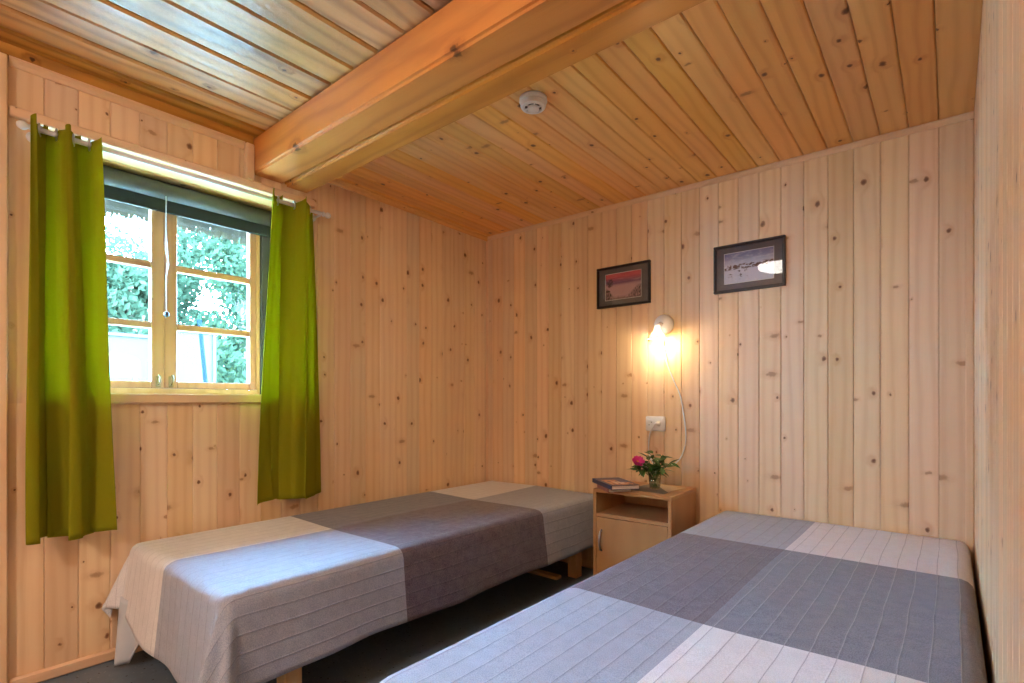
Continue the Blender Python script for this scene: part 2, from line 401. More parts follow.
def crown(name, p, q, out, size=.022, mat='pine_trim'):
    """quarter-round moulding from p to q (its top inner edge), out = direction into the room"""
    p, q, out = Vector(p), Vector(q), Vector(out); L = (q-p).length; d = (q-p).normalized()
    prof = [(0, 0), (1, 0), (1, -.22), (.82, -.34), (.5, -.55), (.34, -.82), (.22, -1), (0, -1)]
    n = len(prof); vs = [(x*size, y*size, 0) for x, y in prof] + [(x*size, y*size, L) for x, y in prof]
    fs = [tuple(range(n)), tuple(range(2*n-1, n-1, -1))] + [(i, i+n, (i+1) % n+n, (i+1) % n) for i in range(n)]
    o = MB().add(vs, fs).build(name, mat)
    z = d; x = out.normalized(); y = z.cross(x)
    if y.z < 0: # keep local Y up: run the other way
        z = -d; y = z.cross(x); p = q
    o.matrix_world = Matrix.Translation(p) @ Matrix((x, y, z)).transposed().to_4x4(); return struct(o)
crown('trim_1', (0, .262, ZCR-.0005), (0, 1.008, ZCR-.0005), (1, 0, 0), .024)
struct(trim_box('trim_9', (0.0, YF, ZCR), (.020, 1.046, zl(0)-.001), .003, 'ceil_rough'))
crown('trim_2', (0, 1.312, zr(0, 1.312)-.0005), (0, YB, zr(0, YB)-.0005), (1, 0, 0), .024, 'ceil_pine')
crown('trim_3', (0.0, YB, zr(0, YB)-.0005), (XR, YB, zr(XR, YB)-.0005), (0, -1, 0), .020)
struct(trim_box('trim_4', (0.0, 1.010, 1.921), (.030, 1.046, ZCR-.001)))          # upright beside the beam
struct(trim_box('trim_5', (0.0, .262, 1.886), (.024, 1.335, 1.920)))                # head casing above the window
struct(trim_box('trim_6', (0.0, .165, 0.0), (.030, .2585, ZCR-.002)))             # casing at the near end of the window wall
struct(trim_box('trim_7', (XR-.024, YB-.010, 0), (XR-.0005, YB-.0005, zr(XR, YB)-.026), .003))
struct(trim_box('trim_8', (.0005, YB-.010, 0), (.016, YB-.0005, zr(0, YB)-.026), .003))
struct(trim_box('baseboard_left', (0.0005, .2595, 0), (.018, YB-.012, .040), .006))
struct(trim_box('baseboard_back', (.020, YB-.018, 0), (XR-.026, YB-.0005, .040), .006))
struct(trim_box('baseboard_right', (XR-.018, YF+.01, 0), (XR-.0005, YB-.012, .040), .006))

# ---------------------------------------------------------------- window
win = bpy.data.objects.new('window_1', None); C.objects.link(win); struct(win)
trim_box('window_sill', (-.285, WY0-.03, .943), (.022, WY1+.03, .981), .004, 'pine_trim', win)
for k in range(2):      # soffit boards
    trim_box('soffit_board', (-.142*(k+1)+.004, WY0, 1.8865), (-.142*k-.003 if k else -.001, WY1, 1.904), .003, 'soffit', win)
trim_box('jamb', (-.285, WY1, .981), (-.001, WY1+.016, 1.886), .002, 'pine_trim', win)
trim_box('jamb', (-.285, WY0-.016, .981), (-.001, WY0, 1.886), .002, 'pine_trim', win)
XW = -.26
fo = MB()      # dark outer casing
fo.box((XW-.03, 1.192, .982), (XW+.03, WY1-.001, 1.886), .003); fo.box((XW-.03, WY0+.001, .982), (XW+.03, .372, 1.886), .003)
fo.box((XW-.03, .372, 1.84), (XW+.03, 1.192, 1.886), .003); fo.build('outer_frame', 'dark_frame', win)
fi = MB()
fi.box((XW-.022, 1.174, .984), (XW+.02, 1.191, 1.84), .002); fi.box((XW-.022, .373, .984), (XW+.02, .390, 1.84), .002)
fi.box((XW-.022, .390, .982), (XW+.024, 1.174, 1.006), .002); fi.box((XW-.022, .390, 1.815), (XW+.02, 1.174, 1.84), .002); fi.build('inner_frame', 'soffit', win)
def sash(y0, y1, hinge_left):
    sw = [.049, .031] if not hinge_left else [.031, .049]     # meeting stile is broader
    m = MB(); za, zb = 1.007, 1.814
    m.box((XW-.018, y0, za), (XW+.018, y0+sw[0], zb), .003); m.box((XW-.018, y1-sw[1], za), (XW+.018, y1, zb), .003)
    m.box((XW-.018, y0+sw[0], za), (XW+.018, y1-sw[1], 1.037), .003); m.box((XW-.018, y0+sw[0], 1.779), (XW+.018, y1-sw[1], zb), .003)
    s = m.build('sash', 'window_wood', win)
    g0, g1 = y0+sw[0], y1-sw[1]
    for z in (1.278, 1.536):
        trim_box('glazing_bar', (XW-.014, g0, z-.0145), (XW+.015, g1, z+.0145), .004, 'window_wood', s)
    for a, b in ((1.037, 1.2635), (1.2925, 1.5215), (1.5505, 1.779)):
        MB().box((XW-.003, g0-.003, a-.003), (XW, g1+.003, b+.003)).build('pane', 'pane', s)
    # iron latch at the foot of the meeting stile
    ym = y0+.024 if not hinge_left else y1-.024
    h = MB().box((XW+.018, ym-.010, 1.010), (XW+.022, ym+.010, 1.060), .002)
    h.tube([(XW+.022, ym, 1.022), (XW+.036, ym, 1.024), (XW+.040, ym+.002, 1.040), (XW+.034, ym+.004, 1.056), (XW+.030, ym, 1.064)], .004, 8)
    h.build('latch', 'old_metal', s, True)
    return s
sash(.392, .781, True); sash(.7815, 1.1735, False)

# roller blind rolled up under the soffit
bl = thing('roller_blind', 'dark grey-green roller blind rolled up under the window soffit', 'blind', (-.19, .34, 1.80))
MB().lathe([(.0, 0), (.036, 0), (.036, .893), (.0, .893)], 24, 'X', caps=False, rot=Matrix(((0, 1, 0), (1, 0, 0), (0, 0, 1)))).build('roll', 'blind_roll', bl, True, (0, .003, .046))
MB().box((-.034, .003, -.030), (-.032, .896, .046)).build('fabric', 'blind', bl)
MB().box((-.038, .003, -.036), (-.028, .896, -.026), .002).build('hem_bar', 'blind', bl)
cd = MB().tube([(.02, .425, .03), (.022, .425, -.12), (.022, .432, -.25), (.024, .424, -.32), (.024, .426, -.47)], .0016, 6)
cd.tube([(.026, .425, .0), (.026, .421, -.21), (.028, .434, -.27), (.024, .425, -.32)], .0016, 6).build('pull_cord', 'white_plastic', bl, True)
MB().lathe([(.002, .012), (.008, .009), (.011, 0), (.008, -.009), (.002, -.012)], 14, at=(.024, .426, -.482)).build('pull_bead', 'grey_plastic', bl, True)

# ---------------------------------------------------------------- curtains
XROD, ZROD = .072, 1.846
rod = thing('curtain_rod', 'white metal curtain rod with turned finials above the window', 'curtain rod', (XROD, .27, ZROD))
MB().tube([(0, .045, 0), (0, 1.075, 0)], .0085, 14).build('pole', 'white_metal', rod, True)
for y, s in ((.045, -1), (1.075, 1)):
    fin = MB().lathe([(.0085, 0), (.012, .002), (.012, .006), (.008, .010), (.008, .014), (.0135, .022), (.0145, .028), (.012, .036), (.006, .042), (.001, .043)], 16)
    fin.v = [(a, y + s*c, b) for a, b, c in fin.v]; fin.build('finial', 'white_metal', rod, True)
for y in (.052, 1.062):
    MB().tube([(-XROD+.002, y, -.006), (-.03, y, -.010), (0, y, -.010)], .006, 10).lathe([(.018, -XROD+.001), (.018, -XROD+.006), (.006, -XROD+.008)], 16, 'X', at=(0, y, -.006)).build('bracket', 'white_metal', rod, True)

def curtain(name, label, yt0, yt1, yb0, yb1, folds, amp, zb, seed, ph):
    rr = random.Random(seed)
    root = thing(name, label, 'curtain', (XROD, yt0, zb))
    nS, nZ = 150, 60; top = ZROD+.038
    ks = [rr.uniform(-.35, .35) for _ in range(8)]
    vs = []; fs = []
    for j in range(nZ+1):
        t = j/nZ; z = zb + (top-zb)*(1-t)
        for i in range(nS+1):
            s = i/nS
            W0 = yt0+(yb0-yt0)*t**.8; W1 = yt1+(yb1-yt1)*t**.8
            a = 2*math.pi*folds*s + ph
            wob = .5*math.sin(t*2.6+ks[0]*4+s*5)*t + .35*math.sin(s*9+ks[1]*7)*t
            sx = math.sin(a+wob)
            sx = math.copysign(abs(sx)**.62, sx)
            x = sx*amp*(1-.18*t) + .008*t*math.sin(s*17+ks[2]*9+t*2) + .007*math.sin(s*26+ks[5]*8+t*1.5) + .003*math.sin(s*60+t*5)*(1-t)
            y = W0 + (W1-W0)*s + .024*math.sin(2*a+wob)*(.7+.5*t) + .004*math.sin(t*5+s*8+ks[3]*5)*t
            zz = z - (.012*(1+math.cos(2*a+.6))*(1-t)**8) + .008*math.sin(s*15+ks[6]*9)*(1-t)**8 + (.006*math.sin(s*7+ks[4])*t**8)
            vs.append((x, y-yt0, zz-zb))
    for j in range(nZ):
        for i in range(nS): k = j*(nS+1)+i; fs.append((k, k+1, k+nS+2, k+nS+1))
    o = MB().add(vs, fs).build('cloth', 'curtain', root, True)
    md = o.modifiers.new('thickness', 'SOLIDIFY'); md.thickness = .0012
    # eyelet rings where the cloth crosses the rod
    kk = math.ceil((ph)/math.pi)
    while True:
        s = (kk*math.pi-ph)/(2*math.pi*folds); kk += 1
        if s > .99: break
        if s < .01: continue
        MB().torus((0, (yt1-yt0)*s, ZROD-zb), (.25, 1, 0), .0185, .0035).build('eyelet_ring', 'steel', root, True)
    return root
curtain('curtain', 'green cloth curtain hanging left of the window', .296, .470, .302, .500, 2.0, .050, .490, 3, .75)
curtain('curtain', 'green cloth curtain hanging right of the window beside the ceiling beam', 1.076, 1.302, 1.014, 1.326, 1.5, .044, .508, 8, 1.0)

# ---------------------------------------------------------------- beds and bedspreads
def bed(label, x0, x1, y0, y1, ztop, legs_x, legs_y, stretch=None):
    b = thing('bed', label, 'bed', ((x0+x1)/2, (y0+y1)/2, 0)); ox, oy = (x0+x1)/2, (y0+y1)/2
    MB().box((x0-ox+.01, y0-oy+.01, ztop-.135), (x1-ox-.01, y1-oy-.01, ztop-.006), .03, seg=3).build('mattress', 'mattress', b, True)
    MB().box((x0-ox+.02, y0-oy+.02, ztop-.235), (x1-ox-.02, y1-oy-.02, ztop-.1355), .004).build('bed_frame', 'leg_wood', b)
    for lx in legs_x:
        for ly in legs_y: trim_box('leg', (lx-.028-ox, ly-.028-oy, 0), (lx+.028-ox, ly+.028-oy, ztop-.2355), .004, 'leg_wood', b)
    if stretch:
        for a, c in stretch: trim_box('floor_rail', (a[0]-ox, a[1]-oy, a[2]), (c[0]-ox, c[1]-oy, c[2]), .003, 'leg_wood', b)
    return b

def spread_mat(name, ub, v1, v2, wallside_high, cols):
    """woven cloth: two columns x three rows of colour with pin-tucked lines along its length"""
    t = NT(name); uv = t.n('ShaderNodeSeparateXYZ', {0: t.n('ShaderNodeUVMap').outputs[0]}); u, v = uv.outputs[0], uv.outputs[1]
    white, slate, grey, purple = cols
    midrow = t.math('MULTIPLY', t.math('GREATER_THAN', v, v1), t.math('LESS_THAN', v, v2))
    colA = t.mix(midrow, white, slate); colB = t.mix(midrow, grey, purple)
    side = t.math('GREATER_THAN', u, ub) if wallside_high else t.math('LESS_THAN', u, ub)
    c = t.mix(side, colB, colA)
    tc = t.n('ShaderNodeTexCoord').outputs['Object']
    wob = t.math('MULTIPLY', t.math('SUBTRACT', t.noise(t.n('ShaderNodeCombineXYZ', {0: t.math('MULTIPLY', u, 6), 1: t.math('MULTIPLY', v, 3.5)}).outputs[0], 1, 2), .5), .012)
    ph = t.math('FRACT', t.math('DIVIDE', t.math('ADD', t.math('SUBTRACT', u, ub), wob), .0490))
    dl = t.math('ABSOLUTE', t.math('SUBTRACT', ph, .5))                   # 0 on a line
    line = t.ss(dl, .032, .010); ridge = t.ss(dl, .10, .0)
    darkline = t.mix(1.0, c, (.52, .52, .56), 'MULTIPLY'); paleline = t.mix(.4, c, (.62, .66, .72))
    c = t.mix(t.math('MULTIPLY', line, .85), c, t.mix(t.math('MULTIPLY', side, midrow), darkline, paleline))
    weave = t.noise(t.vmath('MULTIPLY', tc, (1, 1, 1)), 420, 2); mottle = t.noise(tc, 28, 3)
    c = t.mix(t.ss(t.math('ADD', t.math('MULTIPLY', weave, .78), t.math('MULTIPLY', mottle, .22)), .40, .62), t.mix(.16, c, (.75, .75, .78)), t.mix(.22, c, (.12, .12, .15)))
    b = t.bsdf(c, .85, **{'Sheen Weight': .25, 'Specular IOR Level': .25})
    hgt = t.math('ADD', t.math('MULTIPLY', ridge, .45), t.math('MULTIPLY', weave, .35))
    hgt = t.math('ADD', hgt, t.math('MULTIPLY', t.noise(tc, 9, 3), 2.2))
    t.set(b.inputs['Normal'], t.bump(hgt, .55, .004)); return t.m

def bedspread(label, x0, x1, y0, y1, ztop, drop, mat, limits, seed, corner_flare=.3, rad=.045, short=False):
    """cloth laid over the rounded box x0..x1, y0..y1; drop = (left, right, near) overhangs, none at the far end"""
    rr = random.Random(seed); q = rad*math.pi/2; step = .016
    ua, ub = x0+rad-(q+drop[0]), x1-rad+(q+drop[1]); va, vb = y0+rad-(q+drop[2]), y1
    nu, nv = int((ub-ua)/step), int((vb-va)/step); ph = [rr.uniform(0, 6.28) for _ in range(10)]
    vs = []; uvs = []; fs = []
    for j in range(nv+1):
        v = va+(vb-va)*j/nv
        for i in range(nu+1):
            u = ua+(ub-ua)*i/nu
            cx, cy = min(max(u, x0+rad), x1-rad), max(v, y0+rad)
            dx, dy = u-cx, v-cy; L = math.hypot(dx, dy)
            if L < 1e-9:
                x, y, z = u, v, ztop + .0025*math.sin(u*9+ph[0])*math.sin(v*6+ph[1])
            else:
                nx, ny = dx/L, dy/L
                if L < q:
                    a = L/rad; x, y, z = cx+nx*rad*math.sin(a), cy+ny*rad*math.sin(a), ztop-rad*(1-math.cos(a))
                else:
                    h = L-q; dmax = .3; f = min(h/dmax, 1.4)
                    if short and dy < 0:
                        h *= 1-.22*min(max((x0+.20-u)/.13, 0), 1)
                        if dx < 0: h *= 1-.20*min(abs(dx)/(abs(dx)+abs(dy))*2, 1)
                    s = v if abs(dx) > abs(dy) else u
                    fl = .03*f + .007*f*math.sin(s*11+ph[2]) + .005*f*math.sin(s*23+ph[3])
                    if dx and dy:
                        th = math.atan2(abs(dy), abs(dx)); k = math.sin(2*th)
                        fl += h*corner_flare*k + .028*f*math.sin(th*8+ph[4])*k
                    x, y, z = cx+nx*(rad+fl), cy+ny*(rad+fl), ztop-rad-h*math.sqrt(max(.2, 1-min(fl/max(h, .02), .8)**2))
                    z += .006*f*math.sin(s*8+ph[5])
            x = min(max(x, limits[0]), limits[1]); y = min(y, YB-.006); z = max(z, .006)
            vs.append((x, y, z)); uvs.append((u, v))
    for j in range(nv):
        for i in range(nu): k = j*(nu+1)+i; fs.append((k, k+1, k+nu+2, k+nu+1))
    ox, oy = (x0+x1)/2, (y0+y1)/2
    me = bpy.data.meshes.new('bedspread'); me.from_pydata([(a-ox, b-oy, c-ztop) for a, b, c in vs], [], fs); me.materials.append(mat)
    lay = me.uv_layers.new(name='UVMap')
    for l in me.loops: lay.data[l.index].uv = uvs[l.vertex_index]
    for p in me.polygons: p.use_smooth = True
    o = link('bedspread', me, None, (ox, oy, ztop)); md = o.modifiers.new('thickness', 'SOLIDIFY'); md.thickness = .003; md.offset = -1
    return tag(o, label, 'bedspread')
COLS = (srgb(231,231,236), srgb(97,102,122), srgb(155,164,185), srgb(70,51,74))
ZB1, ZB2 = .426, .430
bed('single bed with plain wooden legs along the window wall', .035, .880, .585, 2.560, ZB1, (.14, .815), (.80, 2.40),
    [((.10, 2.28, .002), (.78, 2.325, .020))])
bedspread('checked bedspread draped over the bed under the window', .030, .884, .580, 2.575, ZB1,
          (.27, .222, .262), spread_mat('woven_spread_window_bed', .418, 1.185, 2.020, False, COLS), (.022, 3), 5, rad=.035, short=True)
bed('single bed with its long side against the plank wall, right', 1.535, 2.426, .585, 2.560, ZB2, (1.60, 2.36), (.80, 2.40))
bedspread('checked bedspread on the bed nearest the camera', 1.530, 2.433, .580, 2.575, ZB2,
          (.25, .06, .26), spread_mat('woven_spread_near_bed', 1.930, 1.238, 2.030, True, COLS), (0, 2.4365), 11, rad=.036)

M['lining'] = plain('pale_blue_lining', srgb(196,204,216), .85)
fl_v = []; fl_f = []; n1, n2 = 10, 12
for j in range(n2+1):
    t = j/n2
    for i in range(n1+1):
        s_ = i/n1
        xl = .034+(.100-.034)*t; xr = .330+(.125-.330)*t
        x = xl+(xr-xl)*s_; y = .566-.014*math.sin(s_*5.5+.6)-.03*t+.02*s_; z = .240-.225*t
        fl_v.append((x, y, z))
for j in range(n2):
    for i in range(n1): k = j*(n1+1)+i; fl_f.append((k, k+1, k+n1+2, k+n1+1))
spr = [o for o in C.objects if o.name == 'bedspread'][0]
cf = MB().add(fl_v, fl_f).build('folded_corner', 'lining', spr, True, -Vector(spr.location)); cf.modifiers.new('t', 'SOLIDIFY').thickness = .003
cf['label'] = 'pale blue underside of the folded corner'
# ---------------------------------------------------------------- nightstand
NS = thing('nightstand', 'beech laminate nightstand with open shelf and one door between the beds', 'nightstand', (1.228, 2.39, 0), R(2.6))
w2, dp, ht, tk = .195, .165, .525, .016     # half width, half depth, height, board
MB().box((-w2, -dp, 0), (-w2+tk, dp, ht-tk), .0012).build('side_panel', 'beech', NS)
MB().box((w2-tk, -dp, 0), (w2, dp, ht-tk), .0012).build('side_panel', 'beech', NS)
o = MB().box((-dp, -.008, -w2), (dp, .008, w2), .0015).build('top_panel', 'beech', NS); o.matrix_local = Matrix.Translation((0, 0, ht-.008)) @ Matrix(((0, 0, 1), (1, 0, 0), (0, 1, 0))).to_4x4()
o = MB().box((-dp+.004, -.008, -w2+tk), (dp-.006, .008, w2-tk), .001).build('shelf', 'beech', NS); o.matrix_local = Matrix.Translation((0, 0, .400)) @ Matrix(((0, 0, 1), (1, 0, 0), (0, 1, 0))).to_4x4()
MB().box((-w2+tk, -dp+.01, .03), (w2-tk, dp-.006, .046)).build('bottom_panel', 'beech', NS)
MB().box((-w2+tk, dp-.006, .03), (w2-tk, dp-.001, ht-tk)).build('back_panel', 'beech', NS)
MB().box((-w2+tk, -dp+.03, 0), (w2-tk, -dp+.045, .03)).build('plinth', 'beech', NS)
dr = MB().box((-w2+tk+.002, -dp, .048), (w2-tk-.002, -dp+.016, .390), .0015).build('door', 'beech', NS)
hx = -w2+.045
MB().tube([(hx, -dp+.002, .230), (hx, -dp-.014, .238), (hx, -dp-.022, .262), (hx, -dp-.024, .280), (hx, -dp-.022, .298), (hx, -dp-.014, .322), (hx, -dp+.002, .330)],
          [.0045, .0048, .005, .0055, .005, .0048, .0045], 10).build('handle', 'steel', dr, True)
ZT = ht
# mat on the nightstand
def mat_cloth():
    t = NT('woven_mat'); tc = t.n('ShaderNodeTexCoord').outputs['Object']; sx = t.n('ShaderNodeSeparateXYZ', {0: tc})
    half = t.math('GREATER_THAN', t.math('ADD', sx.outputs[0], t.math('MULTIPLY', sx.outputs[1], .9)), .030)
    n = t.noise(tc, 240, 3)
    c = t.mix(half, srgb(150,142,130), srgb(222,196,164)); c = t.mix(t.math('MULTIPLY', n, .5), c, srgb(110,100,92))
    t.bsdf(c, .9); return t.m
mt = MB().box((-.095, -.115, 0), (.095, .115, .002)).build('table_mat', mat_cloth(), None, False, (1.285, 2.405, ZT+.0004), (0, 0, R(-4)))
tag(mt, 'grey and beige woven mat under the vase', 'mat')

# books
def book(label, corner_l, corner_f, corner_r, z0, th, cover, title_rects):
    """corner_l -> corner_f is the spine side"""
    L = Vector((corner_l.x, corner_l.y, 0)); Fp = Vector((corner_f.x, corner_f.y, 0)); Rr = Vector((corner_r.x, corner_r.y, 0))
    ey = (L-Fp).normalized(); h = (L-Fp).length; ex = Vector((ey.y, -ey.x, 0)); wdt = abs((Rr-Fp).dot(ex))
    ang = math.atan2(ex.y, ex.x)
    b = thing('book', label, 'book', (Fp.x, Fp.y, z0), ang)
    MB().box((0.004, .004, .0022), (wdt-.004, h-.004, th-.0022)).build('pages', 'paper', b)
    MB().box((0, 0, 0), (wdt, h, .002), .0006).build('back_cover', cover, b)
    MB().box((0, 0, th-.002), (wdt, h, th), .0006).build('front_cover', cover, b)
    MB().box((0, 0, .002), (.003, h, th-.002), .0006).build('spine', cover, b)
    return b
def cover_mat(name, base, spots):
    t = NT(name); tc = t.n('ShaderNodeTexCoord').outputs['Object']; s = t.n('ShaderNodeSeparateXYZ', {0: tc}); x, y = s.outputs[0], s.outputs[1]
    c = t.mix(t.math('MULTIPLY', t.noise(tc, 35, 3), .3), base, tuple(v*.5 for v in base))
    for (a, b, c0, d, colr) in spots:
        inx = t.math('MULTIPLY', t.math('GREATER_THAN', x, a), t.math('LESS_THAN', x, b)); iny = t.math('MULTIPLY', t.math('GREATER_THAN', y, c0), t.math('LESS_THAN', y, d))
        nz = t.ss(t.noise(tc, 45, 2), .35, .5)
        c = t.mix(t.math('MULTIPLY', t.math('MULTIPLY', inx, iny), nz), c, colr)
    t.bsdf(c, .3); return t.m
navy = cover_mat('navy_photo_cover', srgb(38,44,86), [(.018, .125, .02, .17, srgb(206,140,84)), (.05, .10, .05, .12, srgb(226,206,190)), (.085, .125, .09, .19, srgb(60,60,110))])
rust = cover_mat('rust_cover', srgb(158,84,62), [(.01, .03, .0, .2, srgb(210,180,160))])
book('paperback with navy and orange cover lying on top of another book', onz(592.3, 478, .565), onz(611.4, 485.7, .565), onz(634.8, 482.8, .565), ZT+.0192, .020, navy, None)
book('rust-spined book lying under the navy book on the nightstand', onz(597, 483.5, .543)+Vector((.0, .0, 0)), onz(604.5, 489, .543)+Vector((.012, .012, 0)), onz(629.5, 487.2, .543), ZT+.0005, .018, rust, None)

# glass vase and rose sprig
VX, VY = 1.282, 2.385
vz = thing('vase', 'small clear glass tumbler holding the rose sprig on the mat', 'vase', (VX, VY, ZT+.0026))
MB().lathe([(.001, .0), (.024, .0), (.026, .004), (.031, .080), (.0295, .080), (.0245, .006), (.001, .006)], 28, caps=False).build('glass', 'vase_glass', vz, True)
MB().lathe([(.001, .0065), (.0238, .0065), (.0275, .05), (.001, .05)], 24, caps=False).build('water', 'water', vz, True)
sp = thing('rose_sprig', 'leafy sprig with one magenta rose standing in the glass', 'flower', (VX, VY, ZT+.010))
def leaf_mesh():
    n = 6; vs = []; fs = []
    for i in range(n+1):
        t = i/n; wv = .42*math.sin(math.pi*t**.8)*(1-.15*t); z = -.18*t*t
        vs += [(-wv*.5, t, z+.07*wv), (0, t, z), (wv*.5, t, z+.07*wv)]
    for i in range(n):
        k = i*3; fs += [(k, k+1, k+4, k+3), (k+1, k+2, k+5, k+4)]
    me = MB().add(vs, fs).mesh('leaf', 'leaf', True); return me
lm = leaf_mesh(); rr = random.Random(21)
RTv = RT  # picture-right direction, used to lay the sprig out as seen
stems = [(-.085, -.02, .115), (-.045, .01, .150), (.0, -.02, .165), (.045, .01, .135), (.085, -.01, .125), (.02, .03, .15), (-.02, -.05, .12), (-.105, -.02, .075), (.06, -.045, .1), (-.09, .02, .10), (-.06, -.06, .085)]
for sx, sy, sz in stems:
    tip = Vector((sx, sy, sz)); mid = Vector((sx*.35, sy*.35, .09))
    base = Vector((-sx*.12, -sy*.12, .004))
    pts = [base.lerp(mid, t)*(1-t) + mid.lerp(tip, t)*t for t in [i/8 for i in range(9)]]
    MB().tube(pts, [.0018]*6+[.0014, .0011, .0008], 6).build('stem', 'stem', sp, True)
    for q in range(13):
        t = .45+.55*(q/12); i = min(int(t*8), 7); p = pts[i].lerp(pts[i+1], t*8-i)
        if p.z < .070: continue
        ang = rr.uniform(0, 6.283); size = rr.uniform(.040, .062)
        o = link('leaf', lm, sp, p, (rr.uniform(-.5, .7), rr.uniform(-.5, .5), ang)); o.scale = (size, size, size)
fl = MB(); 
fc = Vector((-.066, -.045, .118))
for ring, (n, tilt, sc) in enumerate(((6, .35, .031), (5, .75, .025), (4, 1.15, .018))):
    for q in range(n):
        a = 2*math.pi*q/n + ring*.5
        vs = []; fs = []; m = 5
        for i in range(m+1):
            t = i/m
            for jx in range(-2, 3):
                u = jx/2; wv = .55*math.sin(math.pi*min(.12+t*.8, 1))**.7
                vs.append(Vector((u*wv*sc, t*sc*math.cos(tilt*(1-.4*t)), t*sc*math.sin(tilt)+.12*sc*u*u+.1*sc*t*t)))
        for i in range(m):
            for jx in range(4): k = i*5+jx; fs.append((k, k+1, k+6, k+5))
        rot = Matrix.Rotation(a, 3, 'Z'); tl = Matrix.Rotation(R(48), 3, Vector((.75, .65, 0)))
        MB().add([tl @ (rot @ v) for v in vs], fs).build('petal', 'petal', sp, True, fc)
MB().lathe([(.001, .004), (.005, .003), (.006, 0), (.001, -.002)], 10).build('stamens', 'stamen', sp, True, fc+Vector((0, -.003, .006)))
MB().tube([Vector((-.01, 0, .01)), Vector((-.03, -.01, .075)), fc-Vector((0, 0, .004))], .0017, 6).build('stem', 'stem', sp, True)

# ---------------------------------------------------------------- pictures
def print_sunset():
    t = NT('sunset_print'); s = t.n('ShaderNodeSeparateXYZ', {0: t.n('ShaderNodeTexCoord').outputs['Object']}); x, z = s.outputs[0], s.outputs[2]
    P = t.n('ShaderNodeTexCoord').outputs['Object']
    c = t.mix(t.ss(z, .018, .062), srgb(118,72,112), srgb(196,78,92))
    c = t.mix(t.ss(z, .020, .002), c, srgb(186,150,160))
    c = t.mix(t.math('MULTIPLY', t.ss(t.noise(t.vmath('MULTIPLY', P, (8, 8, 90)), 1, 3), .5, .7), .35), c, srgb(210,170,172))
    reeds = t.noise(t.vmath('MULTIPLY', P, (300, 1, 60)), 1, 3)
    edge = t.math('ADD', t.math('MULTIPLY', t.ss(x, .015, .10), .052), t.math('MULTIPLY', t.ss(x, -.05, -.10), .05))
    lvl = t.math('SUBTRACT', z, t.math('ADD', edge, -.066))
    msk = t.math('MULTIPLY', t.ss(lvl, .018, -.004), t.ss(reeds, .38, .56))
    c = t.mix(msk, c, srgb(48,30,40))
    tree = t.math('ADD', t.math('POWER', t.math('DIVIDE', t.math('ADD', x, .080), .020), 2.0), t.math('POWER', t.math('DIVIDE', t.math('SUBTRACT', z, .022), .026), 2.0))
    tm = t.math('MULTIPLY', t.ss(tree, 1.3, .5), t.ss(t.noise(P, 130, 3), .40, .52)); c = t.mix(tm, c, srgb(70,30,52))
    boat = t.math('ADD', t.math('POWER', t.math('DIVIDE', t.math('ADD', x, .092), .014), 2.0), t.math('POWER', t.math('DIVIDE', t.math('ADD', z, .022), .006), 2.0))
    c = t.mix(t.ss(boat, 1.1, .8), c, srgb(40,22,28))
    t.bsdf(c, .5); return t.m
def print_winter():
    t = NT('winter_print'); P = t.n('ShaderNodeTexCoord').outputs['Object']; s = t.n('ShaderNodeSeparateXYZ', {0: P}); x, z = s.outputs[0], s.outputs[2]
    c = t.mix(t.ss(z, .0, .062), srgb(206,208,222), srgb(120,128,164))
    c = t.mix(t.math('MULTIPLY', t.ss(t.noise(t.vmath('MULTIPLY', P, (25, 1, 70)), 1, 3), .45, .7), .35), c, srgb(228,228,236))
    n = t.noise(t.vmath('MULTIPLY', P, (45, 1, 95)), 1, 4, .6)
    band = t.math('MULTIPLY', t.ss(z, -.012, -.002), t.ss(z, .022, .012))
    c = t.mix(t.math('MULTIPLY', band, t.ss(n, .44, .54)), c, srgb(88,58,50))
    b2 = t.math('MULTIPLY', t.ss(z, -.06, -.035), t.math('MULTIPLY', t.ss(z, .0, -.012), t.ss(x, .03, -.04)))
    c = t.mix(t.math('MULTIPLY', b2, t.ss(n, .56, .62)), c, srgb(70,58,66))
    t.bsdf(c, .5); return t.m
def picture(label, x0, x1, z0, z1, prt, pr):
    cx, cz = (x0+x1)/2, (z0+z1)/2; hw, hh = (x1-x0)/2, (z1-z0)/2; fw = .012
    p = thing('framed_picture', label, 'picture', (cx, YB-.001, cz))
    f = MB()
    f.box((-hw, -.018, hh-fw), (hw, 0, hh), .002); f.box((-hw, -.018, -hh), (hw, 0, -hh+fw), .002)
    f.box((-hw, -.018, -hh+fw), (-hw+fw, 0, hh-fw), .002); f.box((hw-fw, -.018, -hh+fw), (hw, 0, hh-fw), .002); f.build('frame', 'black_frame', p)
    a, b = pr
    m = MB()    # passe-partout with a window
    m.box((-hw+fw, -.0085, b), (hw-fw, -.0065, hh-fw)); m.box((-hw+fw, -.0085, -hh+fw), (hw-fw, -.0065, -b)); m.box((-hw+fw, -.0085, -b), (-a, -.0065, b)); m.box((a, -.0085, -b), (hw-fw, -.0065, b))
    mo = m.build('passe_partout', 'mat_grey', p)
    e = MB()
    e.box((-a, -.0088, b-.0018), (a, -.0062, b)); e.box((-a, -.0088, -b), (a, -.0062, -b+.0018)); e.box((-a, -.0088, -b+.0018), (-a+.0018, -.0062, b-.0018)); e.box((a-.0018, -.0088, -b+.0018), (a, -.0062, b-.0018))
    e.build('bevel', 'white_bevel', mo)
    MB().box((-a, -.0060, -b), (a, -.0045, b)).build('print', prt, p)
    MB().box((-hw+fw, -.0125, -hh+fw), (hw-fw, -.0110, hh-fw)).build('glass', 'picture_glass', p)
    MB().box((-hw+.004, -.004, -hh+.004), (hw-.004, -.0005, hh-.004)).build('backing', 'grey_plastic', p)
